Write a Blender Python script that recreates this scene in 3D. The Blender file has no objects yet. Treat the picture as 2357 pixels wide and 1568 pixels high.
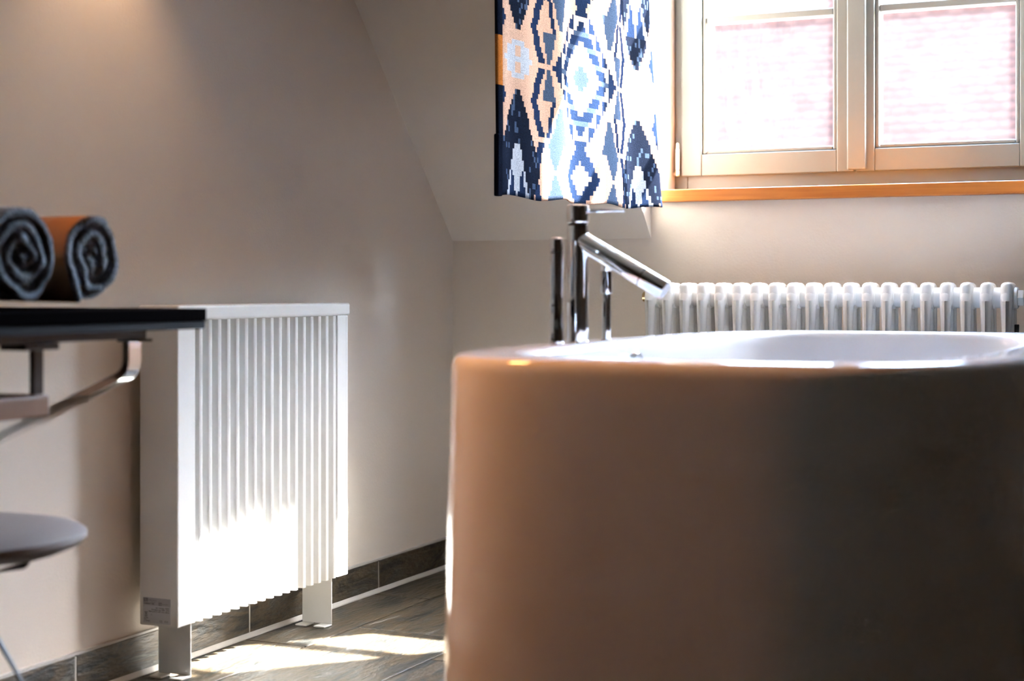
import bpy, bmesh, math, random
from mathutils import Vector, Matrix, noise as mnoise
R = math.radians
random.seed(7)
scene = bpy.context.scene
COL = scene.collection

# ------------------------------------------------------------------ camera
# world axes: X = away from the left wall, Y = towards the window wall, Z = up
FPX = 3700.0
YAW = R(24.57)
CAMH = 0.75
cam_d = bpy.data.cameras.new('camera')
cam = bpy.data.objects.new('camera', cam_d)
COL.objects.link(cam)
cam.location = (0, 0, CAMH)
cam.rotation_euler = (R(90), 0, YAW)
cam_d.sensor_width = 36.0
cam_d.lens = 36.0 * FPX / 2357.0
cam_d.shift_y = -121.0 / 2357.0
cam_d.clip_start = 0.05
cam_d.clip_end = 200
cam_d.dof.use_dof = True
cam_d.dof.focus_distance = 3.6
cam_d.dof.aperture_fstop = 3.2
scene.camera = cam

# ------------------------------------------------------------------ sky, sun, exposure
SUN_K = 0.865            # sideways travel of the sun per metre into the room
SUN_TAN = 0.91          # tangent of the sun's height
sdir = Vector((-SUN_K, -1.0, -SUN_TAN * math.hypot(1.0, SUN_K)))   # direction of travel
w = bpy.data.worlds.new('sky')
scene.world = w
w.use_nodes = True
nt = w.node_tree
bg = nt.nodes['Background']
sky = nt.nodes.new('ShaderNodeTexSky')
sky.sky_type = 'NISHITA'
sky.sun_disc = False
sky.sun_elevation = math.atan(SUN_TAN)
sky.sun_rotation = math.atan2(SUN_K, 1.0)
sky.dust_density = 0.8
sky.air_density = 1.0
wb = nt.nodes.new('ShaderNodeVectorMath')      # white balance of the photograph
wb.operation = 'MULTIPLY'
wb.inputs[1].default_value = (0.985, 0.99, 0.965)
nt.links.new(sky.outputs['Color'], wb.inputs[0])
nt.links.new(wb.outputs[0], bg.inputs['Color'])
bg.inputs['Strength'].default_value = 1.9
sun_d = bpy.data.lights.new('sun', 'SUN')
sun_d.energy = 17.0
sun_d.angle = R(0.6)
sun_d.color = (1.0, 0.97, 0.94)
sun = bpy.data.objects.new('sun', sun_d)
COL.objects.link(sun)
sun.rotation_euler = sdir.to_track_quat('-Z', 'Y').to_euler()
sun.location = (3, 8, 8)
vs = scene.view_settings
vs.view_transform = 'Standard'
vs.look = 'None'
vs.gamma = 1.0
vs.use_curve_mapping = False
vs.exposure = 3.55

# ------------------------------------------------------------------ helpers
def tag(o, label=None, cat=None, group=None, kind=None):
    if label: o['label'] = label
    if cat: o['category'] = cat
    if group: o['group'] = group
    if kind: o['kind'] = kind
    return o

def empty(name, loc):
    o = bpy.data.objects.new(name, None)
    o.empty_display_size = 0.1
    COL.objects.link(o)
    o.location = loc
    return o

WLOC = {}
def wloc(o):
    return WLOC.get(o.name, Vector((0, 0, 0)))

def mesh_of(bm, name, mats, smooth=False):
    me = bpy.data.meshes.new(name)
    bmesh.ops.recalc_face_normals(bm, faces=bm.faces)
    bm.to_mesh(me)
    bm.free()
    for m in (mats if isinstance(mats, (list, tuple)) else [mats]):
        me.materials.append(m)
    if smooth:
        me.polygons.foreach_set('use_smooth', [True] * len(me.polygons))
        try:
            me.set_sharp_from_angle(angle=R(38))
        except Exception:
            pass
    return me

def link(name, me, parent=None, at=(0, 0, 0)):
    """place mesh data so that its origin is at world point `at`"""
    o = bpy.data.objects.new(name, me)
    COL.objects.link(o)
    at = Vector(at)
    if parent is not None:
        o.parent = parent
        o.location = at - wloc(parent)
    else:
        o.location = at
    WLOC[o.name] = at
    return o

def root(name, loc, label=None, cat=None, group=None, kind=None):
    o = empty(name, loc)
    WLOC[o.name] = Vector(loc)
    return tag(o, label, cat, group, kind)

def part(name, bm, mat, parent=None, smooth=False, at=(0, 0, 0)):
    return link(name, mesh_of(bm, name, mat, smooth), parent, at)

def BM():
    return bmesh.new()

def box(bm, x0, x1, y0, y1, z0, z1, bev=0.0, seg=2, mat=0):
    m = Matrix.Translation(((x0 + x1) / 2, (y0 + y1) / 2, (z0 + z1) / 2)) @ Matrix.Diagonal((abs(x1 - x0), abs(y1 - y0), abs(z1 - z0), 1))
    g = bmesh.ops.create_cube(bm, size=1.0, matrix=m)
    vsx = g['verts']
    if bev > 0:
        es = list({e for v in vsx for e in v.link_edges})
        bmesh.ops.bevel(bm, geom=es, offset=bev, segments=seg, profile=0.5, affect='EDGES')
    return bm

def prism_x(bm, pts, x0, x1):
    """polygon in (y,z) extruded along x"""
    a = [bm.verts.new((x0, y, z)) for y, z in pts]
    b = [bm.verts.new((x1, y, z)) for y, z in pts]
    n = len(pts)
    bm.faces.new(a)
    bm.faces.new(b[::-1])
    for i in range(n):
        bm.faces.new((a[i], b[i], b[(i + 1) % n], a[(i + 1) % n]))
    return bm

def frame_of(d):
    d = d.normalized()
    up = Vector((0, 0, 1)) if abs(d.z) < 0.95 else Vector((1, 0, 0))
    s = d.cross(up).normalized()
    t = s.cross(d).normalized()
    return s, t

def rod(bm, p0, p1, r0, r1=None, seg=24, cap=True, bev=0.0):
    """cylinder / cone between two points with optional chamfered ends"""
    r1 = r0 if r1 is None else r1
    p0, p1 = Vector(p0), Vector(p1)
    d = (p1 - p0)
    L = d.length
    d.normalize()
    s, t = frame_of(d)
    st = [(0, r0), (L, r1)] if bev <= 0 else [(0, r0 - bev), (bev * .3, r0 - bev * .3), (bev, r0), (L - bev, r1), (L - bev * .3, r1 - bev * .3), (L, r1 - bev)]
    rings = []
    for q, r in st:
        c = p0 + d * q
        rings.append([bm.verts.new(c + s * (r * math.cos(2 * math.pi * i / seg)) + t * (r * math.sin(2 * math.pi * i / seg))) for i in range(seg)])
    for a, b in zip(rings, rings[1:]):
        for i in range(seg):
            bm.faces.new((a[i], a[(i + 1) % seg], b[(i + 1) % seg], b[i]))
    if cap:
        bm.faces.new(rings[0][::-1])
        bm.faces.new(rings[-1])
    return bm

def lathe(bm, prof, c=(0, 0, 0), seg=48, axis='z', close=True):
    rings = []
    cx, cy, cz = c
    for r, h in prof:
        ring = []
        for i in range(seg):
            a = 2 * math.pi * i / seg
            p, q = r * math.cos(a), r * math.sin(a)
            if axis == 'z': co = (cx + p, cy + q, cz + h)
            elif axis == 'x': co = (cx + h, cy + p, cz + q)
            else: co = (cx + p, cy + h, cz + q)
            ring.append(bm.verts.new(co))
        rings.append(ring)
    for a, b in zip(rings, rings[1:]):
        for i in range(seg):
            bm.faces.new((a[i], a[(i + 1) % seg], b[(i + 1) % seg], b[i]))
    if close:
        bm.faces.new(rings[0][::-1])
        bm.faces.new(rings[-1])
    return bm

def tube(bm, pts, r, seg=12, cap=True):
    pts = [Vector(p) for p in pts]
    rings = []
    prev = None
    for i, p in enumerate(pts):
        d = (pts[min(i + 1, len(pts) - 1)] - pts[max(i - 1, 0)]).normalized()
        if prev is None:
            s, t = frame_of(d)
        else:
            s = (prev - d * prev.dot(d)).normalized()
            t = s.cross(d).normalized() * -1
            t = d.cross(s).normalized()
        prev = s
        rings.append([bm.verts.new(p + s * (r * math.cos(2 * math.pi * k / seg)) + t * (r * math.sin(2 * math.pi * k / seg))) for k in range(seg)])
    for a, b in zip(rings, rings[1:]):
        for k in range(seg):
            bm.faces.new((a[k], a[(k + 1) % seg], b[(k + 1) % seg], b[k]))
    if cap:
        bm.faces.new(rings[0][::-1])
        bm.faces.new(rings[-1])
    return bm

def ribbon(bm, pts, width_dir, wd, th):
    """flat bar following pts; width along width_dir, thickness in the plane of the path"""
    pts = [Vector(p) for p in pts]
    W = Vector(width_dir).normalized() * (wd / 2)
    rings = []
    for i, p in enumerate(pts):
        d = (pts[min(i + 1, len(pts) - 1)] - pts[max(i - 1, 0)]).normalized()
        n = d.cross(W).normalized() * (th / 2)
        rings.append([bm.verts.new(p + W + n), bm.verts.new(p - W + n), bm.verts.new(p - W - n), bm.verts.new(p + W - n)])
    for a, b in zip(rings, rings[1:]):
        for k in range(4):
            bm.faces.new((a[k], a[(k + 1) % 4], b[(k + 1) % 4], b[k]))
    bm.faces.new(rings[0][::-1])
    bm.faces.new(rings[-1])
    return bm

def round_path(pts, rad, n=6):
    pts = [Vector(p) for p in pts]
    out = [pts[0]]
    for a, b, c in zip(pts, pts[1:], pts[2:]):
        u, v = (a - b), (c - b)
        r = min(rad, u.length * .49, v.length * .49)
        p0, p1 = b + u.normalized() * r, b + v.normalized() * r
        for i in range(n + 1):
            t = i / n
            out.append(p0 * (1 - t) ** 2 + b * 2 * t * (1 - t) + p1 * t * t)
    out.append(pts[-1])
    return out

# image position -> room position (used only to measure the place)
CY, SY = math.cos(YAW), math.sin(YAW)
def x_at(px, y):
    """x of the point seen in image column px on the plane Y = y"""
    r = (px - 1178.5) / FPX
    z = y / (CY + SY * r)
    return (CY * r - SY) * z

# ------------------------------------------------------------------ materials
def mat(name, col, rough=0.5, metal=0.0, spec=0.5, bump=None, var=None, coat=0.0, sheen=0.0):
    m = bpy.data.materials.new(name)
    m.use_nodes = True
    t = m.node_tree
    b = t.nodes['Principled BSDF']
    b.inputs['Base Color'].default_value = (*col, 1)
    b.inputs['Roughness'].default_value = rough
    b.inputs['Metallic'].default_value = metal
    b.inputs['Specular IOR Level'].default_value = spec
    b.inputs['Coat Weight'].default_value = coat
    b.inputs['Sheen Weight'].default_value = sheen
    if bump or var:
        tc = t.nodes.new('ShaderNodeNewGeometry')
    if var:
        sc_, amt, col2 = var
        n = t.nodes.new('ShaderNodeTexNoise')
        n.inputs['Scale'].default_value = sc_
        n.inputs['Detail'].default_value = 5
        t.links.new(tc.outputs['Position'], n.inputs['Vector'])
        r = t.nodes.new('ShaderNodeMapRange')
        r.inputs['From Min'].default_value = .35
        r.inputs['From Max'].default_value = .65
        r.inputs['To Max'].default_value = amt
        t.links.new(n.outputs['Fac'], r.inputs['Value'])
        mx = t.nodes.new('ShaderNodeMix')
        mx.data_type = 'RGBA'
        mx.inputs[6].default_value = (*col, 1)
        mx.inputs[7].default_value = (*col2, 1)
        t.links.new(r.outputs['Result'], mx.inputs[0])
        t.links.new(mx.outputs[2], b.inputs['Base Color'])
    if bump:
        sc_, st, dist = bump
        n = t.nodes.new('ShaderNodeTexNoise')
        n.inputs['Scale'].default_value = sc_
        n.inputs['Detail'].default_value = 4
        t.links.new(tc.outputs['Position'], n.inputs['Vector'])
        bu = t.nodes.new('ShaderNodeBump')
        bu.inputs['Strength'].default_value = st
        bu.inputs['Distance'].default_value = dist
        t.links.new(n.outputs['Fac'], bu.inputs['Height'])
        t.links.new(bu.outputs['Normal'], b.inputs['Normal'])
    return m

M = {}
M['wall'] = mat('wall_paint', (.67, .592, .512), .85, spec=.2, bump=(170, .25, .002), var=(1.6, .25, (.64, .565, .488)))
M['ceil'] = mat('ceiling_paint', (.69, .625, .555), .85, spec=.2, bump=(170, .2, .002))
M['dark_wall'] = mat('dark_panelling', (.13, .085, .055), .6, var=(3, .5, (.09, .06, .04)))
M['white_metal'] = mat('white_powder_coat', (.80, .80, .78), .38, spec=.5, bump=(900, .03, .0005))
M['rad_white'] = mat('radiator_enamel', (.90, .895, .87), .22, spec=.5)
M['frame'] = mat('taupe_window_paint', (.155, .160, .148), .45, bump=(220, .12, .001))
M['hinge'] = mat('hinge_metal', (.75, .72, .66), .3, metal=.9)
M['chrome'] = mat('chrome', (.80, .82, .85), .04, metal=1.0)
M['chrome2'] = mat('polished_steel', (.72, .73, .74), .10, metal=1.0)
M['brass'] = mat('brass', (.75, .55, .28), .25, metal=1.0)
M['black'] = mat('black_laminate', (.004, .004, .0045), .9, spec=0.0)
M['black_metal'] = mat('black_metal', (.012, .012, .014), .4)
M['grey_metal'] = mat('dark_grey_metal', (.014, .0145, .016), .6, spec=.08)
M['acrylic'] = mat('white_acrylic', (.80, .79, .78), .07, spec=.5)
M['sealant'] = mat('grey_sealant', (.46, .44, .41), .6)
M['grout'] = mat('grout', (.27, .25, .23), .9)
M['leather'] = mat('taupe_leather', (.21, .165, .145), .45, bump=(260, .2, .001))
M['tan_outer_turn'] = mat('tan_outer_turn', (.33, .17, .08), .95, spec=.1, bump=(500, .5, .002))
M['rubber'] = mat('black_rubber', (.015, .015, .015), .7)
M['sticker'] = mat('silver_sticker', (.60, .62, .66), .5)
M['sticker_head'] = mat('grey_sticker_band', (.46, .47, .50), .5)
M['ink'] = mat('black_ink', (.02, .02, .03), .6)
M['print_grey'] = mat('grey_print', (.12, .12, .13), .6)
M['lowwood'] = mat('brown_wood', (.30, .155, .085), .5, bump=(80, .2, .002), var=(14, .6, (.22, .11, .06)))
M['render'] = mat('house_render', (.60, .54, .46), .9, bump=(30, .3, .01))
M['asphalt'] = mat('asphalt', (.18, .17, .16), .9, var=(.4, .6, (.12, .115, .11)))
M['timber'] = mat('roof_timber', (.22, .13, .08), .7, var=(5, .5, (.16, .1, .06)))

def wood_mat():
    m = bpy.data.materials.new('orange_beech')
    m.use_nodes = True
    t = m.node_tree
    b = t.nodes['Principled BSDF']
    g = t.nodes.new('ShaderNodeNewGeometry')
    mp = t.nodes.new('ShaderNodeMapping')
    mp.inputs['Scale'].default_value = (1.6, 30, 34)
    t.links.new(g.outputs['Position'], mp.inputs['Vector'])
    n = t.nodes.new('ShaderNodeTexNoise')
    n.inputs['Scale'].default_value = 3
    n.inputs['Detail'].default_value = 6
    n.inputs['Distortion'].default_value = .6
    t.links.new(mp.outputs['Vector'], n.inputs['Vector'])
    r = t.nodes.new('ShaderNodeValToRGB')
    r.color_ramp.elements[0].position = .3
    r.color_ramp.elements[0].color = (.42, .125, .020, 1)
    r.color_ramp.elements[1].position = .7
    r.color_ramp.elements[1].color = (.56, .20, .035, 1)
    t.links.new(n.outputs['Fac'], r.inputs['Fac'])
    t.links.new(r.outputs['Color'], b.inputs['Base Color'])
    b.inputs['Roughness'].default_value = .38
    return m
M['wood'] = wood_mat()

def slate_mat(name, tint=1.0):
    """rusty slate: dark grey green with brown and pale streaks, rough relief"""
    m = bpy.data.materials.new(name)
    m.use_nodes = True
    t = m.node_tree
    b = t.nodes['Principled BSDF']
    g = t.nodes.new('ShaderNodeNewGeometry')
    oi = t.nodes.new('ShaderNodeObjectInfo')
    mul = t.nodes.new('ShaderNodeMath')
    mul.operation = 'MULTIPLY'
    mul.inputs[1].default_value = 37.0
    t.links.new(oi.outputs['Random'], mul.inputs[0])
    add = t.nodes.new('ShaderNodeVectorMath')
    add.operation = 'ADD'
    t.links.new(g.outputs['Position'], add.inputs[0])
    t.links.new(mul.outputs[0], add.inputs[1])
    mp = t.nodes.new('ShaderNodeMapping')
    mp.inputs['Rotation'].default_value = (0, 0, R(24))
    mp.inputs['Scale'].default_value = (13, 3.0, 13)
    t.links.new(add.outputs[0], mp.inputs['Vector'])
    n = t.nodes.new('ShaderNodeTexNoise')
    n.inputs['Scale'].default_value = 1.6
    n.inputs['Detail'].default_value = 9
    n.inputs['Roughness'].default_value = .65
    n.inputs['Distortion'].default_value = 1.0
    t.links.new(mp.outputs['Vector'], n.inputs['Vector'])
    r = t.nodes.new('ShaderNodeValToRGB')
    e = r.color_ramp.elements
    e[0].position = .28; e[0].color = (.008, .009, .009, 1)
    e[1].position = .74; e[1].color = (.34, .31, .27, 1)
    for p, c in ((.42, (.026, .026, .023, 1)), (.52, (.085, .060, .033, 1)), (.60, (.045, .045, .040, 1))):
        k = e.new(p); k.color = c
    t.links.new(n.outputs['Fac'], r.inputs['Fac'])
    t.links.new(r.outputs['Color'], b.inputs['Base Color'])
    mp2 = t.nodes.new('ShaderNodeMapping')
    mp2.inputs['Rotation'].default_value = (0, 0, R(24))
    mp2.inputs['Scale'].default_value = (60, 16, 60)
    t.links.new(add.outputs[0], mp2.inputs['Vector'])
    n2 = t.nodes.new('ShaderNodeTexNoise')
    n2.inputs['Scale'].default_value = 1.5
    n2.inputs['Detail'].default_value = 6
    t.links.new(mp2.outputs['Vector'], n2.inputs['Vector'])
    sm = t.nodes.new('ShaderNodeMath')
    sm.operation = 'ADD'
    t.links.new(n.outputs['Fac'], sm.inputs[0])
    t.links.new(n2.outputs['Fac'], sm.inputs[1])
    bu = t.nodes.new('ShaderNodeBump')
    bu.inputs['Strength'].default_value = .8
    bu.inputs['Distance'].default_value = .006
    t.links.new(sm.outputs[0], bu.inputs['Height'])
    t.links.new(bu.outputs['Normal'], b.inputs['Normal'])
    b.inputs['Roughness'].default_value = .36
    return m
M['slate'] = slate_mat('rusty_slate')

def glass_mat():
    m = bpy.data.materials.new('window_glass')
    m.use_nodes = True
    t = m.node_tree
    t.nodes.remove(t.nodes['Principled BSDF'])
    out = t.nodes['Material Output']
    tr = t.nodes.new('ShaderNodeBsdfTransparent')
    tr.inputs['Color'].default_value = (.95, .965, .96, 1)
    gl = t.nodes.new('ShaderNodeBsdfGlossy')
    gl.inputs['Roughness'].default_value = .02
    df = t.nodes.new('ShaderNodeBsdfTranslucent')
    df.inputs['Color'].default_value = (.9, .9, .9, 1)
    lw = t.nodes.new('ShaderNodeLayerWeight')
    lw.inputs['Blend'].default_value = .5
    pw = t.nodes.new('ShaderNodeMath'); pw.operation = 'POWER'; pw.inputs[1].default_value = 5.0
    t.links.new(lw.outputs['Facing'], pw.inputs[0])
    fr = t.nodes.new('ShaderNodeMath'); fr.operation = 'MULTIPLY_ADD'; fr.inputs[1].default_value = .8; fr.inputs[2].default_value = .03
    t.links.new(pw.outputs[0], fr.inputs[0])
    m1 = t.nodes.new('ShaderNodeMixShader')
    m1.inputs['Fac'].default_value = .004          # slight milky haze mixed into the pane
    t.links.new(tr.outputs[0], m1.inputs[1])
    t.links.new(df.outputs[0], m1.inputs[2])
    m2 = t.nodes.new('ShaderNodeMixShader')
    t.links.new(fr.outputs[0], m2.inputs['Fac'])
    t.links.new(m1.outputs[0], m2.inputs[1])
    t.links.new(gl.outputs[0], m2.inputs[2])
    t.links.new(m2.outputs[0], out.inputs['Surface'])
    return m
M['glass'] = glass_mat()

def tile_mat():
    m = mat('clay_tile', (.46, .22, .15), .95, spec=0.0)
    t = m.node_tree
    b = t.nodes['Principled BSDF']
    oi = t.nodes.new('ShaderNodeObjectInfo')
    g = t.nodes.new('ShaderNodeNewGeometry')
    n = t.nodes.new('ShaderNodeTexNoise')
    n.inputs['Scale'].default_value = 4
    t.links.new(g.outputs['Position'], n.inputs['Vector'])
    ad = t.nodes.new('ShaderNodeMath'); ad.operation = 'ADD'
    t.links.new(oi.outputs['Random'], ad.inputs[0]); t.links.new(n.outputs['Fac'], ad.inputs[1])
    hf = t.nodes.new('ShaderNodeMath'); hf.operation = 'MULTIPLY'; hf.inputs[1].default_value = .5
    t.links.new(ad.outputs[0], hf.inputs[0])
    r = t.nodes.new('ShaderNodeValToRGB')
    r.color_ramp.elements[0].position = .1; r.color_ramp.elements[0].color = (.0170, .0062, .0047, 1)
    r.color_ramp.elements[1].position = .9; r.color_ramp.elements[1].color = (.0345, .0168, .0130, 1)
    t.links.new(hf.outputs[0], r.inputs['Fac'])
    t.links.new(r.outputs['Color'], b.inputs['Base Color'])
    return m
M['clay'] = tile_mat()

def terry_mat():
    m = mat('grey_terry', (.13, .16, .20), 1.0, spec=.05, bump=(260, 1.0, .010), var=(170, .9, (.022, .027, .034)), sheen=.5)
    return m
M['terry'] = terry_mat()

def curtain_mat():
    m = bpy.data.materials.new('woven_ikat_cloth')
    m.use_nodes = True
    t = m.node_tree
    b = t.nodes['Principled BSDF']
    out = t.nodes['Material Output']
    at = t.nodes.new('ShaderNodeAttribute')
    at.attribute_name = 'weave'
    g = t.nodes.new('ShaderNodeNewGeometry')
    # fine thread grain
    mp = t.nodes.new('ShaderNodeMapping')
    mp.inputs['Scale'].default_value = (300, 300, 900)
    t.links.new(g.outputs['Position'], mp.inputs['Vector'])
    n = t.nodes.new('ShaderNodeTexNoise')
    n.inputs['Scale'].default_value = 1.0
    n.inputs['Detail'].default_value = 3
    t.links.new(mp.outputs['Vector'], n.inputs['Vector'])
    mr = t.nodes.new('ShaderNodeMapRange')
    mr.inputs['From Min'].default_value = .3
    mr.inputs['From Max'].default_value = .75
    mr.inputs['To Min'].default_value = .62
    mr.inputs['To Max'].default_value = 1.45
    t.links.new(n.outputs['Fac'], mr.inputs['Value'])
    mx = t.nodes.new('ShaderNodeVectorMath')
    mx.operation = 'SCALE'
    t.links.new(at.outputs['Color'], mx.inputs[0])
    t.links.new(mr.outputs['Result'], mx.inputs['Scale'])
    t.links.new(mx.outputs[0], b.inputs['Base Color'])
    b.inputs['Roughness'].default_value = .95
    b.inputs['Specular IOR Level'].default_value = 0.0
    bu = t.nodes.new('ShaderNodeBump')
    bu.inputs['Strength'].default_value = .5
    bu.inputs['Distance'].default_value = .002
    t.links.new(n.outputs['Fac'], bu.inputs['Height'])
    t.links.new(bu.outputs['Normal'], b.inputs['Normal'])
    tl = t.nodes.new('ShaderNodeBsdfTranslucent')
    t.links.new(mx.outputs[0], tl.inputs['Color'])
    ms = t.nodes.new('ShaderNodeMixShader')
    ms.inputs['Fac'].default_value = .18
    t.links.new(b.outputs[0], ms.inputs[1])
    t.links.new(tl.outputs[0], ms.inputs[2])
    t.links.new(ms.outputs[0], out.inputs['Surface'])
    return m
M['curtain'] = curtain_mat()

# ------------------------------------------------------------------ the room
WL = -1.955      # left wall
WF = 3.89        # window wall (inner face)
WR = 2.0
WN = -1.6
CEIL = 2.46
KNEE = 0.877     # height where the slope meets the window wall
SLOPE = 0.931    # run per rise
CH0, CH1 = -1.387, -0.40   # dormer cheeks
WOUT = 4.14
DCEIL = 2.36
def su(h): return WF - (h - KNEE) * SLOPE

def struct(name, bm, m, smooth=False):
    o = part(name, bm, m, None, smooth)
    o['kind'] = 'structure'
    return o

bm = BM(); box(bm, WL - .1, WR + .1, WN - .1, WOUT, -.12, -.006)
floor = struct('floor', bm, M['grout'])
bm = BM(); box(bm, WL - .1, WL, WN - .1, WOUT, -.006, 2.55)
wall_left = struct('wall_left', bm, M['wall'])
bm = BM(); box(bm, WR, WR + .1, WN - .1, WOUT, -.006, 2.55)
struct('wall_right', bm, M['dark_wall'])
bm = BM(); box(bm, WL, WR, WN - .1, WN, -.006, 2.55)
struct('wall_near', bm, M['dark_wall'])
bm = BM()
box(bm, WL, WR, WF, WOUT, -.006, KNEE)
box(bm, CH0, CH1, WF, WOUT, KNEE, .968)
struct('wall_far', bm, M['wall'])
# ceiling: flat part, slopes left and right of the dormer, head of the dormer
bm = BM()
box(bm, WL, WR, WN, su(CEIL), CEIL, CEIL + .12)
for x0, x1 in ((WL, CH0), (CH1, WR)):
    prism_x(bm, [(WF, KNEE), (su(CEIL), CEIL), (su(CEIL), CEIL + .12), (WF + .12, CEIL + .12), (WOUT, KNEE)], x0, x1)
prism_x(bm, [(su(DCEIL), DCEIL), (su(CEIL), CEIL), (su(CEIL), CEIL + .12), (WOUT, CEIL + .12), (WOUT, DCEIL)], CH0, CH1)
struct('ceiling', bm, M['ceil'])
# reveal of the dormer beyond the window wall line (the cheeks run on to the window)
bm = BM(); box(bm, CH0 - .06, CH0 - .0005, WF + .13, WOUT, .9, DCEIL)
struct('wall_reveal_left', bm, M['ceil'])
bm = BM(); box(bm, CH1 + .0005, CH1 + .06, WF + .13, WOUT, .9, DCEIL)
struct('wall_reveal_right', bm, M['ceil'])

# floor tiles, half bond, long side towards the window
TL, TW, J = .56, .29, .004
bm = BM(); box(bm, -TW / 2 + J / 2, TW / 2 - J / 2, -TL / 2 + J / 2, TL / 2 - J / 2, -.008, 0, .0015, 1)
tile_me = mesh_of(bm, 'floor_tile', M['slate'])
row = 0
x = -1.79 - TW
while x < WR:
    off = 2.88 if row % 2 == 0 else 3.09 - .0
    k0 = int(math.ceil((WN - off) / TL)) - 1
    y = off + k0 * TL
    while y < WF:
        y0, y1 = max(y, WN), min(y + TL, WF)
        x0, x1 = max(x, WL), min(x + TW, WR)
        if y1 - y0 > .03 and x1 - x0 > .03:
            if y1 - y0 > TL - .001 and x1 - x0 > TW - .001:
                link('floor_tile', tile_me, floor, ((x0 + x1) / 2, (y0 + y1) / 2, 0))
            else:
                bm = BM(); box(bm, x0 + J / 2, x1 - J / 2, y0 + J / 2, y1 - J / 2, -.008, 0, .0015, 1)
                part('floor_tile', bm, M['slate'], floor)
        y += TL
    x += TW
    row += 1

# skirting of the same slate on the left wall
bb = root('baseboard_left', (WL, 1.5, 0), kind='structure')
bh = .078
y = 2.903 - .563 * 8
i = 0
while y < WF - .02:
    y0, y1 = max(y, WN + .002), min(y + .563, WF - .001)
    if y1 - y0 > .02:
        bm = BM(); box(bm, WL + .0005, WL + .0095, y0 + .0022, y1 - .0022, .007, bh, .0012, 1)
        part('skirting_tile', bm, M['slate'], bb)
    y += .563
bm = BM()
a = [(WL + .0005, .0012), (WL + .017, .0012), (WL + .0165, .0035), (WL + .011, .011), (WL + .0005, .011)]
v0 = [bm.verts.new((p, WN + .002, q)) for p, q in a]
v1 = [bm.verts.new((p, WF - .001, q)) for p, q in a]
bm.faces.new(v0); bm.faces.new(v1[::-1])
for i in range(len(a)):
    bm.faces.new((v0[i], v1[i], v1[(i + 1) % len(a)], v0[(i + 1) % len(a)]))
part('sealant_strip', bm, M['sealant'], bb)
bm = BM(); box(bm, WL + .0005, WL + .008, WN + .002, WF - .001, bh, bh + .0045)
part('top_joint', bm, M['sealant'], bb)
bm = BM(); box(bm, WL + .0004, WL + .0086, WN + .002, WF - .001, .007, bh - .002)
part('joint_backing', bm, M['sealant'], bb)

# the same skirting along the window wall
bf = root('baseboard_far', (0, WF, 0), kind='structure')
x = WL + .012
while x < WR - .03:
    x1 = min(x + .563, WR - .002)
    bm = BM(); box(bm, x + .0022, x1 - .0022, WF - .0095, WF - .0005, .007, bh, .0012, 1)
    part('skirting_tile', bm, M['slate'], bf)
    x += .563
bm = BM(); box(bm, WL + .018, WR - .002, WF - .0135, WF - .0005, .0012, .0068, .001, 1)
part('sealant_strip', bm, M['sealant'], bf)
bm = BM(); box(bm, WL + .012, WR - .002, WF - .0086, WF - .0004, .007, bh - .002)
part('joint_backing', bm, M['sealant'], bf)

# ------------------------------------------------------------------ window with two sashes
WY = 4.07    # inner face of the sashes
win = root('window_1', ((CH0 + CH1) / 2, WY, .97), kind='structure')
WB, WT = 1.000, DCEIL
fr_l = x_at(1553, WY) - .004
SB, ST = 1.045, 2.315
FW = .046
# fixed frame
bm = BM()
fx0, fx1 = CH0, CH1
SASH_L0 = x_at(1568, WY - .012)
MID = x_at(1970, WY)
SASH_R1 = fx1 - (SASH_L0 - fx0)
box(bm, fx0, SASH_L0 + .012, WY + .006, WY + .075, WB, WT, .002, 1)
box(bm, SASH_R1 - .012, fx1, WY + .006, WY + .075, WB, WT, .002, 1)
box(bm, SASH_L0 + .012, SASH_R1 - .012, WY + .006, WY + .075, WB, SB + .012, .002, 1)
box(bm, SASH_L0 + .012, SASH_R1 - .012, WY + .006, WY + .075, ST - .012, WT, .002, 1)
part('frame', bm, M['frame'], win)

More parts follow.
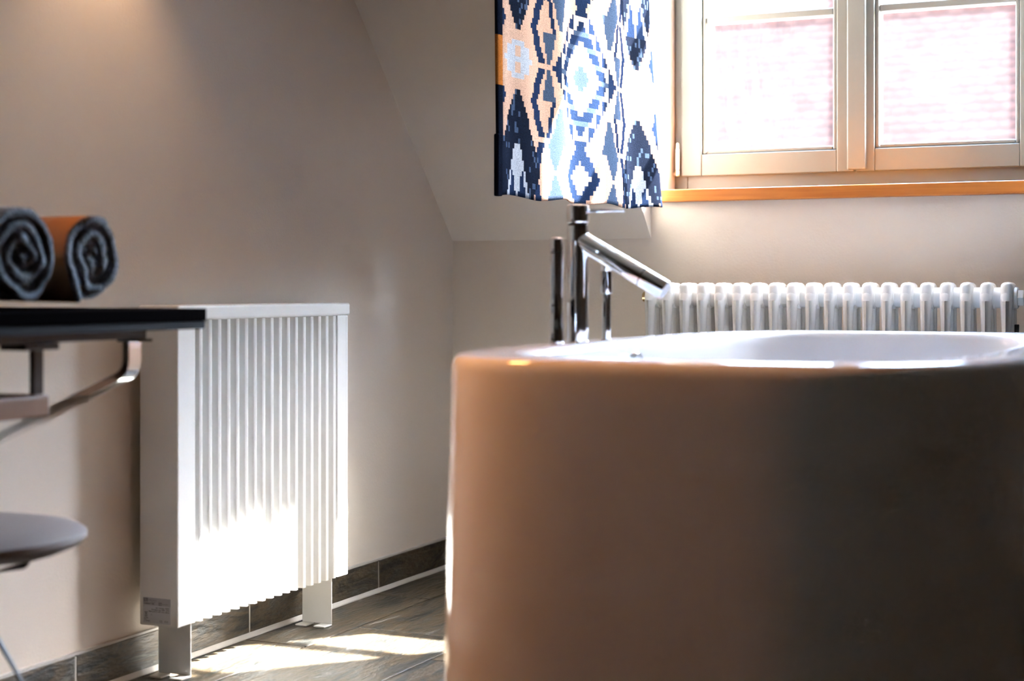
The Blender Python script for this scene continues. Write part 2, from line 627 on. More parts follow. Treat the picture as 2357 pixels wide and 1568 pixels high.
GL_B = 1.113
BARH = 1.456
PANE = BARH - GL_B
def sash(x0, x1, gx0, gx1, side):
    """x0..x1 outer edges, gx0..gx1 glass edges"""
    yf, yb = WY - .012, WY + .046
    bd = .011
    bm = BM()
    box(bm, x0, gx0 - bd, yf, yb, SB, ST, .003, 2)
    s = part('sash', bm, M['frame'], win)
    bm = BM(); box(bm, gx1 + bd, x1, yf, yb, SB, ST, .003, 2)
    part('stile', bm, M['frame'], s)
    bm = BM(); box(bm, gx0 - bd, gx1 + bd, yf + .001, yb, SB, GL_B - bd, .002, 1)
    part('bottom_rail', bm, M['frame'], s)
    gt = GL_B + 3 * PANE + .09
    bm = BM(); box(bm, gx0 - bd, gx1 + bd, yf + .001, yb, gt + bd, ST, .002, 1)
    part('top_rail', bm, M['frame'], s)
    for nm, b in (('glazing_bead', (gx0 - bd, gx0, GL_B - bd, gt + bd)), ('glazing_bead', (gx1, gx1 + bd, GL_B - bd, gt + bd)),
                  ('glazing_bead', (gx0, gx1, GL_B - bd, GL_B)), ('glazing_bead', (gx0, gx1, gt, gt + bd))):
        bm = BM(); box(bm, b[0] + .0006, b[1] - .0004, yf + .007, yb - .004, b[2] + .0006, b[3] - .0004, .003, 2)
        part(nm, bm, M['frame'], s)
    for k in (1, 2):
        zc = GL_B + k * PANE
        bm = BM(); box(bm, gx0, gx1, yf + .010, yb - .006, zc - .009, zc + .009, .003, 2)
        part('glazing_bar', bm, M['frame'], s)
    for k in range(3):
        z0 = GL_B + k * PANE + (.009 if k else 0)
        z1 = GL_B + (k + 1) * PANE - (.009 if k < 2 else -.09)
        bm = BM(); box(bm, gx0, gx1, yf + .030, yf + .034, z0, z1)
        part('pane', bm, M['glass'], s)
g0, g1 = x_at(1627, WY), x_at(1918, WY)
g2, g3 = x_at(2025, WY), x_at(2338, WY)
sash(SASH_L0, MID - .002, g0, g1, -1)
sash(MID + .002, SASH_R1, g2, g3, 1)
# cover moulding over the meeting stiles
bm = BM(); box(bm, x_at(1949, WY - .026), x_at(1992, WY - .026), WY - .026, WY - .0125, SB + .004, ST - .004, .004, 3)
part('cover_moulding', bm, M['frame'], win)
# hinge at the lower left corner
hx = x_at(1559, WY - .02)
bm = BM(); rod(bm, (hx, WY - .018, 1.062), (hx, WY - .018, 1.118), .0055, seg=16, bev=.001)
hg = part('hinge', bm, M['rad_white'], win, True)
bm = BM(); rod(bm, (hx, WY - .018, 1.119), (hx, WY - .018, 1.128), .0052, seg=16); lathe(bm, [(.0052, 0), (.0045, .004), (.002, .0065)], (hx, WY - .018, 1.128), 16)
part('hinge_cap', bm, M['hinge'], hg, True)
bm = BM(); rod(bm, (hx, WY - .018, 1.046), (hx, WY - .018, 1.061), .0062, seg=16, bev=.001); rod(bm, (hx - .012, WY - .012, 1.052), (hx + .002, WY - .018, 1.052), .005, seg=12)
part('hinge_base', bm, M['hinge'], hg, True)
# wooden sill board
bm = BM(); box(bm, CH0 + .001, CH1 - .001, WF - .018, WY + .010, .968, .9995, .003, 2)
part('sill_board', bm, M['wood'], win)

# ------------------------------------------------------------------ patterned curtain beside the dormer cheek
CX = -1.358
CU0, CU1 = 2.918, 3.785
CB, CT = .935, 2.20
NAVY = (.009, .016, .038); DARK = (.006, .008, .015); PINK = (.33, .205, .150); GREY = (.24, .25, .28); LINE = (.40, .28, .215); SLATEB = (.032, .047, .078); TAN = (.30, .10, .022)
def tri(x, p):
    x = (x / p) % 1.0
    return 1 - abs(2 * x - 1)          # 0 at multiples of p, 1 half way
def weave(a, b, rnd):
    """colour of the cloth, a metres sideways and b metres up from the middle of a salmon lozenge"""
    a = ((a + .345) % .69) - .345
    A = abs(a)
    bb = ((b + .225) % .45) - .225
    B = abs(bb)
    e = ((b + .45) % .45) - .225         # from the centre of the dark lozenge
    zz = tri(b, .158)
    half = .012 + .092 * (1 - abs(e) / .160)
    if A < half and abs(e) < .165:
        g = .05 - e
        if -.085 < e < .05 and A < .010 + g * .36:
            if -.085 < e < -.01 and abs(A - .020) < .014 * (-.01 - e) / .065 + .003:
                return NAVY
            return GREY
        return DARK if rnd < .86 else SLATEB
    if B < .044 and A < .066:
        if (A < .030 and .024 < B < .040) or (.012 < A < .046 and .010 < B < .031) or (A < .064 and B < .008):
            return GREY
    c = .112 - .040 * zz
    if abs(A - c) < .0155 and zz > .12:
        return NAVY
    if A < c: return PINK
    ap = .335 - A
    m = ap / .135 + B / .122
    if m < .20: return SLATEB
    if m < .66: return LINE
    if m < 1.0: return SLATEB if (B * 900) % 3 < 1 else NAVY
    if m < 1.34:
        f = (B / .034) % 1.0
        return NAVY if (1.34 - m) / .34 < .18 + .80 * (1 - f) else LINE
    m2 = ap / .085 + (.225 - B) / .070
    if m2 < .45: return LINE
    if m2 < 1.0: return NAVY
    if m < 1.46: return PINK
    # arrow heads between the zigzag and the stepped lozenge
    if B < .158:
        if .006 < B < .070 and abs(A - .140) < .026 * B / .070 + .002: return SLATEB
        if .070 < B < .150 and abs(A - (.160 - .020 * (B - .07) / .08)) < .0075: return NAVY
        if .080 < B < .158 and abs(A - .192) < .006 + .036 * (B - .080) / .075: return SLATEB
    else:
        if abs(A - .170) < .040 * (.225 - B) / .067: return SLATEB
    return PINK

def curtain():
    nu, nh = round((CU1 - CU0) / .0075), round((CT - CB) / .0112)
    NU, NH = nu, nh
    bm = BM()
    lay = bm.loops.layers.float_color.new('weave')
    rr = random.Random(3)
    def pos(i, j):
        s = i / NU
        h = CB + (CT - CB) * j / NH
        u = CU0 + (CU1 - CU0) * s
        fall = 1 - .35 * (h - CB) / (CT - CB)
        x = CX + .008 * math.sin(s * 17.0 + 2.2 + .5 * h) * fall + .004 * math.sin(s * 31 + 2.0 * h + 1) * fall
        # the free corner near the window swings out a little at the hem
        x += .030 * max(0, (s - .72) / .28) ** 1.5 * max(0, 1 - (h - CB) / .5)
        # edge towards the room turns in
        if s < .05: x -= .012 * (1 - s / .05) ** 2
        dz = .012 * s + .004 * math.sin(s * 21)
        if j < 6: h += dz * (1 - j / 6.0)
        return (x, u, h)
    V = [[bm.verts.new(pos(i, j)) for j in range(NH + 1)] for i in range(NU + 1)]
    for i in range(NU):
        for j in range(NH):
            f = bm.faces.new((V[i][j], V[i + 1][j], V[i + 1][j + 1], V[i][j + 1]))
            f.smooth = True
            u = CU0 + (CU1 - CU0) * (i + .5) / NU
            h = CB + (CT - CB) * (j + .5) / NH
            # woven steps
            a = round((u - 3.010) / .0075) * .0075
            b = round((h - 1.222) / .0112) * .0112
            if i < 3:
                c = DARK if (math.floor(h / .105) % 2 == 0 or h < 1.05) else TAN
            else:
                c = weave(a, b, rr.random())
            for l in f.loops:
                l[lay] = (*c, 1)
    me = bpy.data.meshes.new('curtain_cloth')
    bm.normal_update()
    bm.to_mesh(me); bm.free()
    me.materials.append(M['curtain'])
    return me
cur = root('patterned_curtain', (CX, (CU0 + CU1) / 2, CB), 'navy and salmon woven curtain hanging beside the window reveal', 'curtain')
cl = link('cloth', curtain(), cur)
md = cl.modifiers.new('thick', 'SOLIDIFY'); md.thickness = .0035; md.offset = -1
# stitched double hem on the free edge
bm = BM()
pts = [(CX - .006, CU0 - .001, CB - .001 + (1.06 - CB) * k / 10) for k in range(11)]
ribbon(bm, pts, (.25, 1, 0), .016, .012)
bmesh.ops.bevel(bm, geom=list(bm.edges), offset=.002, segments=1, affect='EDGES')
M['hem'] = mat('navy_hem', (.006, .008, .015), .95, spec=0.0, bump=(700, .8, .002))
part('hem', bm, M['hem'], cur)
rl = root('curtain_rail', (CX, 3.4, 2.215), 'round steel curtain rail above the patterned curtain', 'curtain rail')
bm = BM(); rod(bm, (CX, 2.86, 2.212), (CX, 4.02, 2.212), .009, seg=16, bev=.001)
part('rod', bm, M['chrome2'], rl, True)
for yy in (2.95, 3.9):
    bm = BM(); rod(bm, (CX, yy, 2.218), (CX, yy, DCEIL), .006, seg=12)
    part('bracket', bm, M['chrome2'], rl, True)

# ------------------------------------------------------------------ storage heater on feet
HX0, HX1 = -1.929, -1.840        # back, front
HY0, HY1 = 2.503, 3.138
HZ0, HZ1 = .105, .717
ht = root('storage_heater', ((HX0 + HX1) / 2, (HY0 + HY1) / 2, 0), 'white ribbed storage heater standing on flat feet against the left wall', 'heater')
bm = BM(); box(bm, HX0, HX1, HY0, HY0 + .012, HZ0, HZ1 - .028, .003, 2)
sp = part('side_panel', bm, M['white_metal'], ht)
bm = BM(); box(bm, HX1 - .030, HX1 - .0003, HY0 + .006, 2.560, HZ0 + .001, HZ1 - .028, .0015, 2)
part('front_strip', bm, M['white_metal'], ht)
bm = BM(); box(bm, HX0, HX1, HY1 - .012, HY1, HZ0, HZ1 - .028, .003, 2)
part('side_panel', bm, M['white_metal'], ht)
bm = BM(); box(bm, HX1 - .030, HX1 - .0003, 3.092, HY1 - .006, HZ0 + .001, HZ1 - .028, .0015, 2)
part('front_strip', bm, M['white_metal'], ht)
bm = BM(); box(bm, HX0 + .004, HX1 - .026, HY0 + .0122, HY1 - .0122, HZ0 + .012, HZ1 - .030)
part('core', bm, M['white_metal'], ht)
bm = BM(); box(bm, HX0 - .002, HX1 + .003, HY0 - .003, HY1 + .004, HZ1 - .0285, HZ1, .005, 3)
part('top_cap', bm, M['white_metal'], ht)
pitch = (3.092 - 2.560) / 17
bm = BM()
# folded rib: rounded nose, slanting flanks
prof = [(HX1 - .0258, -.0105), (HX1 - .004, -.0070), (HX1 - .0012, -.0058), (HX1, -.0035), (HX1, .0030), (HX1 - .0012, .0048), (HX1 - .004, .0056), (HX1 - .0258, .0080)]
za, zb = HZ0 + .001, HZ1 - .029
va = [bm.verts.new((p, q, za)) for p, q in prof]
vb = [bm.verts.new((p, q, zb)) for p, q in prof]
bm.faces.new(va); bm.faces.new(vb[::-1])
for i in range(len(prof)):
    bm.faces.new((va[i], vb[i], vb[(i + 1) % len(prof)], va[(i + 1) % len(prof)]))
rib_me = mesh_of(bm, 'rib', M['white_metal'], True)
for k in range(17):
    link('rib', rib_me, ht, (0, 2.560 + pitch * (k + .62), 0))
# feet: flat plates with two bent tabs
for yy in (2.552, 3.075):
    bm = BM()
    x0, x1 = -1.922, -1.846
    box(bm, x0, x1, yy, yy + .003, .004, HZ0 + .03, .001, 1)
    f = part('foot_plate', bm, M['white_metal'], ht)
    for xa, xb in ((x0, x0 + .029), (x1 - .029, x1)):
        bm = BM(); box(bm, xa, xb, yy - .030, yy + .003, .0005, .0042, .0015, 2)
        part('foot_tab', bm, M['white_metal'], f)
# rating plate on the near side
def text_mesh(body, size, align='LEFT', bold=0.0):
    cu = bpy.data.curves.new('txt', 'FONT')
    cu.body = body; cu.size = size; cu.align_x = align; cu.offset = bold; cu.resolution_u = 2
    o = bpy.data.objects.new('txt', cu)
    COL.objects.link(o)
    dg = bpy.context.evaluated_depsgraph_get()
    me = bpy.data.meshes.new_from_object(o.evaluated_get(dg))
    bpy.data.objects.remove(o)
    bpy.data.curves.remove(cu)
    return me
SX0, SX1, SZ0, SZ1 = -1.920, -1.856, .1105, .159
sy = HY0 - .0003
bm = BM(); box(bm, SX0, SX1, sy - .0002, sy + .0004, SZ0, SZ1)
stk = part('rating_plate', bm, M['sticker'], ht)
stk['label'] = 'small silver rating sticker printed in black'
bm = BM(); box(bm, SX0, SX1, sy - .0003, sy, SZ1 - .0145, SZ1)
part('plate_band', bm, M['sticker_head'], stk)
bm = BM()
def put(body, size, x, z, align='LEFT', bold=0.0):
    me = text_mesh(body, size, align, bold)
    me.transform(Matrix.Translation((x, sy - .0006, z)) @ Matrix.Rotation(R(90), 4, 'X'))
    bm.from_mesh(me)
    bpy.data.meshes.remove(me)
put('THERMOTEC AG', .0026, SX0 + .0125, SZ1 - .0055)
put('Speicherheizung', .0017, SX0 + .0185, SZ1 - .0085)
put('COMPACT 1300', .0034, SX0 + .002, SZ1 - .0125, bold=.00012)
put('Typ', .0014, SX0 + .002, SZ1 - .0095)
put('Nr.', .0020, SX0 + .0012, SZ1 - .0170)
put('mit', .0018, SX0 + .037, SZ1 - .0060)
put('AeroFlow\u00ae', .0027, SX0 + .0455, SZ1 - .0115)
put('max. Leistung: 1300W', .0036, SX1 - .0025, SZ1 - .0195, 'RIGHT', .00006)
put('Nennspannung: 230V~ 50Hz', .0036, SX1 - .0025, SZ1 - .0232, 'RIGHT', .00006)
put('Ma\u00dfe (LxHxT): 640 x 610 x 80mm', .0034, SX1 - .0025, SZ1 - .0269, 'RIGHT', .00006)
put('SN:', .0026, SX0 + .018, SZ1 - .0330)
put('Made', .0024, SX0 + .0065, SZ1 - .0395, bold=.0001)
put('in', .0024, SX0 + .0065, SZ1 - .0420, bold=.0001)
put('Germany', .0026, SX0 + .0065, SZ1 - .0450, bold=.0001)
put('CE', .0055, SX0 + .0385, SZ1 - .0452)
put('IP33', .0050, SX0 + .0500, SZ1 - .0452)
part('plate_print', bm, M['ink'], stk)
bm = BM()
# crossed-out wheelie bin, exclamation mark, dark logo squares
zx, zz_ = SX0 + .0075, SZ1 - .0300
def bar(p, q, wd):
    p, q = Vector((p[0], sy - .0007, p[1])), Vector((q[0], sy - .0007, q[1]))
    ribbon(bm, [p, q], (q - p).cross(Vector((0, 1, 0))), wd, .0002)
bar((zx - .0035, zz_ + .0032), (zx + .0032, zz_ - .0040), .0005)
bar((zx + .0035, zz_ + .0032), (zx - .0032, zz_ - .0040), .0005)
bar((zx - .002, zz_ + .002), (zx - .0014, zz_ - .0035), .0005)
bar((zx + .002, zz_ + .002), (zx + .0014, zz_ - .0035), .0005)
bar((zx - .0026, zz_ + .0024), (zx + .0026, zz_ + .0024), .0007)
bar((zx - .0014, zz_ - .0035), (zx + .0014, zz_ - .0035), .0005)
bar((zx - .0036, zz_ - .0056), (zx + .0032, zz_ - .0056), .0010)
bar((SX0 + .0045, SZ1 - .0378), (SX0 + .0045, SZ1 - .0425), .0010)
bar((SX0 + .0045, SZ1 - .0435), (SX0 + .0045, SZ1 - .0450), .0009)
part('plate_symbol', bm, M['ink'], stk)
bm = BM()
box(bm, SX0 + .0018, SX0 + .0112, sy - .0008, sy - .0004, SZ1 - .0078, SZ1 - .0010)
part('plate_logo', bm, M['print_grey'], stk)
bm = BM()
box(bm, SX0 + .0370, SX0 + .0440, sy - .0008, sy - .0004, SZ1 - .0135, SZ1 - .0080)
part('plate_logo', bm, M['print_grey'], stk)
for bx0, bz0, sc_ in ((SX0 + .0018, SZ1 - .0078, 1.0), (SX0 + .0370, SZ1 - .0135, .78)):
    bm = BM()
    for q in range(3):
        z = bz0 + (.0012 + .0018 * q) * sc_
        bar_p = [(bx0 + .0010 * sc_, z + .0004 * sc_), (bx0 + .0035 * sc_, z + .0010 * sc_), (bx0 + .0065 * sc_, z - .0002 * sc_), (bx0 + .0086 * sc_, z + .0006 * sc_)]
        for p, q2 in zip(bar_p, bar_p[1:]):
            p_, q_ = Vector((p[0], sy - .0009, p[1])), Vector((q2[0], sy - .0009, q2[1]))
            ribbon(bm, [p_, q_], (q_ - p_).cross(Vector((0, 1, 0))), .0005, .0001)
    part('logo_wave', bm, M['sticker'], stk)

# ------------------------------------------------------------------ free-standing bath tub
TCX, TCY = -.648, 2.635
TA, TB_, TN = .785, .405, 4.2      # half length (Y), half width (X), superellipse power
TH = .660
def ring_pts(inset, n=144, grow=0.0, p=TN):
    out = []
    for i in range(n):
        t = 2 * math.pi * i / n
        c, s = math.cos(t), math.sin(t)
        b_, a_ = TB_ - inset, TA - inset
        out.append((TCX + b_ * math.copysign(abs(c) ** (2 / p), c), TCY + a_ * math.copysign(abs(s) ** (2 / p), s)))
    return out
tub = root('bathtub', (TCX, TCY, 0), 'white oval freestanding bathtub with a wide flat rim', 'bathtub')
prof = [(.010, .0), (-.012, .004), (-.014, .02), (-.010, .2), (-.005, .42), (0, .60), (0.0, .640), (.0012, .649), (.004, .655), (.009, .659), (.016, .660), (.045, .6605), (.070, .660),
        (.080, .6585), (.087, .654), (.091, .646), (.094, .630), (.100, .56), (.112, .42), (.135, .30), (.175, .235), (.23, .215), (.30, .210)]
bm = BM()
rings = []
for ins, h in prof:
    rings.append([bm.verts.new((x, y, h)) for x, y in ring_pts(ins)])
n = len(rings[0])
for a, b in zip(rings, rings[1:]):
    for i in range(n):
        bm.faces.new((a[i], a[(i + 1) % n], b[(i + 1) % n], b[i]))
bm.faces.new(rings[0][::-1])
bm.faces.new(rings[-1])
me = mesh_of(bm, 'tub_shell', M['acrylic'])
me.polygons.foreach_set('use_smooth', [True] * len(me.polygons))
link('shell', me, tub)
# overflow cap on the inner wall below the tap
ox, oy, oz = TCX - TB_ + .098, 2.585, .612
bm = BM(); lathe(bm, [(.010, -.004), (.026, -.002), (.030, .003), (.030, .009), (.027, .012), (.010, .013)], (ox, oy, oz), 32, 'x')
part('overflow_cap', bm, M['chrome'], tub, True)
bm = BM(); lathe(bm, [(.034, -.004), (.034, .002), (.031, .005), (.012, .006)], (TCX, TCY, .2115), 32)
part('drain_cover', bm, M['chrome'], tub, True)

# ------------------------------------------------------------------ tap set on the rim
RX = TCX - TB_ + .046
RZ = .6606
def y_on(px, xw):
    r = (px - 1178.5) / FPX
    z = xw / (CY * r - SY)
    return (CY + SY * r) * z
ty = y_on(1330, RX)
tap = root('bath_mixer', (RX, ty, RZ), 'tall chrome bath mixer with slanting spout on the tub rim', 'tap')
bm = BM(); lathe(bm, [(.0195, 0), (.0195, .0015), (.0178, .0022), (.0178, .1925)], (RX, ty, RZ), 40)
part('body', bm, M['chrome'], tap, True)
bm = BM(); lathe(bm, [(.0155, .1925), (.0155, .1965)], (RX, ty, RZ), 40)
part('groove_ring', bm, M['grey_metal'], tap, True)
bm = BM(); lathe(bm, [(.0172, .1965), (.0184, .198), (.0186, .200), (.0186, .2235), (.0178, .226), (.0150, .2268)], (RX, ty, RZ), 40)
hd = part('handle_cap', bm, M['chrome'], tap, True)
bm = BM(); rod(bm, (RX + .014, ty + .002, RZ + .2170), (RX + .079, ty + .010, RZ + .2168), .0028, seg=14, bev=.0006)
part('lever_pin', bm, M['chrome'], hd, True)
bm = BM(); rod(bm, (RX + .002, ty, RZ + .1700), (RX + .1525, ty, RZ + .0850), .0162, seg=36, bev=.0012)
sp_ = part('spout', bm, M['chrome'], tap, True)
d = Vector((.1505, 0, -.0850)).normalized()
e0 = Vector((RX + .1525, ty, RZ + .0850))
bm = BM(); rod(bm, e0 - d * .0455, e0 - d * .0440, .01635, seg=36)
part('joint_line', bm, M['grey_metal'], sp_, True)
bm = BM(); rod(bm, e0 - d * .001, e0 + d * .0006, .0132, seg=32)
part('aerator', bm, M['sticker'], sp_, True)

hy_ = y_on(1281, RX)
hs = root('hand_shower', (RX, hy_, RZ), 'slim chrome stick hand shower standing left of the mixer', 'hand shower')
bm = BM(); lathe(bm, [(.0135, 0), (.0135, .0015), (.0118, .0022), (.0118, .030), (.0112, .031), (.0110, .060), (.0108, .1450)], (RX, hy_, RZ), 32)
part('stick', bm, M['chrome'], hs, True)
bm = BM(); lathe(bm, [(.0098, .1450), (.0098, .1468)], (RX, hy_, RZ), 32)
part('groove_ring', bm, M['grey_metal'], hs, True)
bm = BM(); lathe(bm, [(.0106, .1468), (.0107, .1490), (.0107, .1660), (.0098, .1690), (.0060, .1700)], (RX, hy_, RZ), 32)
part('head_cap', bm, M['chrome'], hs, True)
bm = BM()
for k in range(17):
    z = RZ + .078 + k * .0038
    for q in (-1, 0, 1):
        a_ = math.atan2(-hy_, -RX) + q * .42 + .25
        c_, s_ = math.cos(a_), math.sin(a_)
        p = Vector((RX + .0106 * c_, hy_ + .0106 * s_, z + (.0019 if q else 0)))
        rod(bm, p - Vector((c_, s_, 0)) * .001, p + Vector((c_, s_, 0)) * .0007, .0011, seg=6)
part('nozzles', bm, M['rubber'], hs)['kind'] = 'stuff'

oy_ = y_on(1396, RX)
ho = root('hose_outlet', (RX, oy_, RZ), 'short chrome hose post standing behind the slanting spout', 'hose outlet')
bm = BM(); lathe(bm, [(.0100, 0), (.0100, .0015), (.0080, .0022), (.0078, .0790)], (RX, oy_, RZ), 28)
part('post', bm, M['chrome'], ho, True)
bm = BM(); lathe(bm, [(.0078, .0790), (.0104, .0795), (.0106, .081), (.0106, .1180)], (RX, oy_, RZ), 28)
part('sleeve', bm, M['chrome'], ho, True)
bm = BM(); lathe(bm, [(.0100, .1180), (.0106, .1195), (.0106, .1380), (.0090, .1400)], (RX, oy_, RZ), 28)
part('cap', bm, M['chrome'], ho, True)

# ------------------------------------------------------------------ column radiator under the window
RF = 3.722                       # axis of the front tubes
RP = .0443
RX0 = x_at(1496, RF)
RTOP, RBOT = .7635, .10
rad = root('column_radiator', (RX0 + RP * 9.5, RF + .05, RBOT), 'white column radiator mounted on the wall below the window sill', 'radiator')
bm = BM()
rt, dep = .0132, .074
zt = RTOP - rt
path = round_path([(0, 0, RBOT + rt), (0, 0, zt), (0, dep, zt), (0, dep, RBOT + rt)], .030, 8)
tube(bm, path, rt, 16)
rod(bm, (0, dep / 2, RBOT + .03), (0, dep / 2, zt - .01), rt * .95, seg=14)
rod(bm, (0, 0, RBOT + rt), (0, dep, RBOT + rt), rt, seg=14, bev=.004)
box(bm, -.0128, .0128, -.010, dep + .010, zt - .046, zt + .0122, .011, 4)
# pressed header around the hub
def hub(bm, zc):
    lathe(bm, [(.020, -.0150), (.0265, -.0135), (.0275, -.010), (.0275, .010), (.0265, .0135), (.020, .0150)], (0, dep / 2, zc), 24, 'x')
hub(bm, zt - .0225); hub(bm, RBOT + .036)
sec_me = mesh_of(bm, 'section', M['rad_white'], True)
bm = BM(); rod(bm, (.0140, dep / 2, 0), (RP - .0140, dep / 2, 0), .0235, seg=24)
nip_me = mesh_of(bm, 'nipple', M['rad_white'], True)
for k in range(20):
    s = link('section', sec_me, rad, (RX0 + RP * k, RF, 0))
    if k < 19:
        for zc in (zt - .0225, RBOT + .036):
            link('nipple', nip_me, rad, (RX0 + RP * k, RF, zc))
zc = zt - .0225
xe = RX0 + RP * 19
yc = RF + dep / 2
bm = BM(); lathe(bm, [(.0245, .014), (.0245, .020), (.0225, .0215)], (xe, yc, zc), 28, 'x'); lathe(bm, [(.0200, .0215), (.0200, .0330), (.0185, .0345)], (xe, yc, zc), 6, 'x')
part('end_plug', bm, M['rad_white'], rad)
bm = BM(); lathe(bm, [(.0070, .0345), (.0070, .0385), (.0105, .039), (.0105, .0455), (.0090, .047)], (xe, yc, zc), 20, 'x')
part('bleed_valve', bm, M['brass'], rad, True)
bm = BM(); lathe(bm, [(.0245, -.014), (.0225, -.0155)], (RX0, yc, zc), 28, 'x'); lathe(bm, [(.017, -.0155), (.017, -.0215)], (RX0, yc, zc), 6, 'x')
part('end_plug', bm, M['rad_white'], rad)
bm = BM(); lathe(bm, [(.0110, -.0215), (.0125, -.0225), (.0125, -.0290), (.0110, -.0305), (.004, -.0310)], (RX0, yc, zc), 20, 'x')
part('blind_plug', bm, M['brass'], rad, True)
bm = BM(); box(bm, xe + .0135, xe + .0235, RF + .030, RF + .036, .600, .6680, .001, 1)
part('wall_clip', bm, M['rubber'], rad)
for xx in (RX0 + RP * 3.5, RX0 + RP * 15.5):
    for z in (.20, .62):
        bm = BM(); box(bm, xx - .006, xx + .006, RF + dep, WF, z, z + .02, .001, 1)
        part('wall_bracket', bm, M['rad_white'], rad)

# ------------------------------------------------------------------ wall console with black top
CF = -1.41
con = root('wall_console', (WL, 1.55, .60), 'black topped wall console on bent chrome brackets', 'console table')
CY0, CY1 = .85, 1.99
CTOP = .7195
bm = BM(); box(bm, WL + .001, CF, CY0, CY1, CTOP - .0185, CTOP, .0012, 1)
part('top_board', bm, M['black'], con)
bm = BM(); box(bm, WL + .001, CF - .0015, CY0 + .002, CY1 - .0015, CTOP - .030, CTOP - .0187, .001, 1)
part('under_board', bm, M['grey_metal'], con)
# steel rail below the board
bm = BM(); box(bm, CF - .075, CF - .045, CY0 + .06, 1.905, CTOP - .043, CTOP - .0302, .001, 1)
part('rail', bm, M['black_metal'], con)
def bracket(yc):
    pts = [(CF - .060, yc, CTOP - .0432), (CF - .060, yc, .628), (WL + .075, yc, .452), (WL + .004, yc, .425)]
    bm = BM(); ribbon(bm, round_path(pts, .018, 5), (0, 1, 0), .028, .012)
    b = part('bracket', bm, M['chrome2'], con)
    bm = BM(); box(bm, CF - .075, CF - .035, yc - .016, yc + .016, CTOP - .0475, CTOP - .0432, .001, 1)
    part('fixing_plate', bm, M['black_metal'], b)
    return b
bracket(1.89)
bracket(1.20)
# lower wooden board hung from a black hanger
hyc = y_on(84, CF - .062)
bm = BM(); ribbon(bm, [(CF - .062, hyc, CTOP - .0432), (CF - .062, hyc, .6075)], (0, 1, 0), .018, .008)
hn = part('hanger', bm, M['black_metal'], con)
bm = BM(); box(bm, CF - .085, CF - .040, hyc - .045, hyc + .020, CTOP - .052, CTOP - .0432, .001, 1)
part('fixing_plate', bm, M['black_metal'], hn)
bm = BM(); box(bm, WL + .02, CF - .050, CY0 + .10, hyc + .012, .5775, .6065, .003, 2)
part('lower_board', bm, M['lowwood'], con)

# ------------------------------------------------------------------ rolled towels
def towel_roll(name, yc, xe, length, rx, rz, turns, phase, label, tan_side, seedv):
    rr = random.Random(seedv)
    r = root(name, (xe - length / 2, yc, CTOP), label, 'towel', 'rolled towels on the console')
    zc = CTOP + rz
    N = 200
    th = .0105
    def spine(t):
        ang = phase + t * turns * 2 * math.pi
        k = .10 + .90 * t
        wob = 1 + .07 * math.sin(ang * 1.37 + seedv) * (1 - t)
        k = k * wob
        k = min(k, 1.0 - .0)
        return ang, k
    def section(xpos, squash):
        inner, outer = [], []
        for i in range(N + 1):
            t = i / N
            ang, k = spine(t)
            ca, sa = math.cos(ang), math.sin(ang)
            ro = k
            tf = th / rx
            o_ = (xpos + .004 * math.sin(ang * 3 + seedv), yc + (rx * ro) * ca * squash, zc + (rz * ro) * sa)
            i_ = (xpos + .004 * math.sin(ang * 3 + seedv), yc + (rx * max(ro - tf, .02)) * ca * squash, zc + (rz * max(ro - tf, .02)) * sa)
            outer.append(o_); inner.append(i_)
        return outer, inner
    bm = BM()
    secs = []
    stations = [(xe, .985), (xe - .004, 1.0), (xe - length * .5, 1.0), (xe - length + .004, 1.0), (xe - length, .985)]
    for xp, sq in stations:
        o_, i_ = section(xp, sq)
        secs.append(([bm.verts.new(p) for p in o_], [bm.verts.new(p) for p in i_]))
    for (o0, i0), (o1, i1) in zip(secs, secs[1:]):
        for k in range(N):
            f = bm.faces.new((o0[k], o1[k], o1[k + 1], o0[k + 1]))
            if tan_side and k > N * (1 - 1.02 / turns) and (o0 is not secs[0][0]): f.material_index = 1  # outermost turn coloured tan, the front edge stays grey
            bm.faces.new((i0[k], i0[k + 1], i1[k + 1], i1[k]))
        bm.faces.new((o0[0], i0[0], i1[0], o1[0]))
        bm.faces.new((o0[N], o1[N], i1[N], i0[N]))
    for (o0, i0) in (secs[0], secs[-1]):
        for k in range(N):
            bm.faces.new((o0[k], o0[k + 1], i0[k + 1], i0[k]))
    for v in bm.verts:
        q = v.co * 22 + Vector((seedv, 0, 0))
        d = mnoise.noise_vector(q) * .0055 + mnoise.noise_vector(v.co * 70) * .0022
        if v.co.z + d.z < CTOP + .0005: d.z = CTOP + .0005 - v.co.z
        v.co += d
    me = mesh_of(bm, 'roll', [M['terry'], M['tan_outer_turn']])
    me.polygons.foreach_set('use_smooth', [True] * len(me.polygons))
    link('roll', me, r)
    # dark inside of the roll, one layer behind the end
    bm = BM()
    ring = [bm.verts.new((xe - .012, yc + rx * .8 * math.cos(2 * math.pi * i / 32), zc + rz * .8 * math.sin(2 * math.pi * i / 32))) for i in range(32)]
    ring2 = [bm.verts.new((xe - length + .012, yc + rx * .8 * math.cos(2 * math.pi * i / 32), zc + rz * .8 * math.sin(2 * math.pi * i / 32))) for i in range(32)]
    bm.faces.new(ring); bm.faces.new(ring2[::-1])
    for i in range(32):
        bm.faces.new((ring[i], ring2[i], ring2[(i + 1) % 32], ring[(i + 1) % 32]))
    part('inner_layers', bm, M['terry'], r, True)
towel_roll('rolled_towel', 1.852, -1.505, .33, .066, .0735, 2.6, .4, 'grey rolled towel coloured tan on its outer side, nearer the right end of the black console', True, 3)
towel_roll('rolled_towel', 1.686, -1.490, .33, .074, .0735, 3.2, 2.2, 'dark grey rolled towel cut by the left edge of the picture', False, 8)

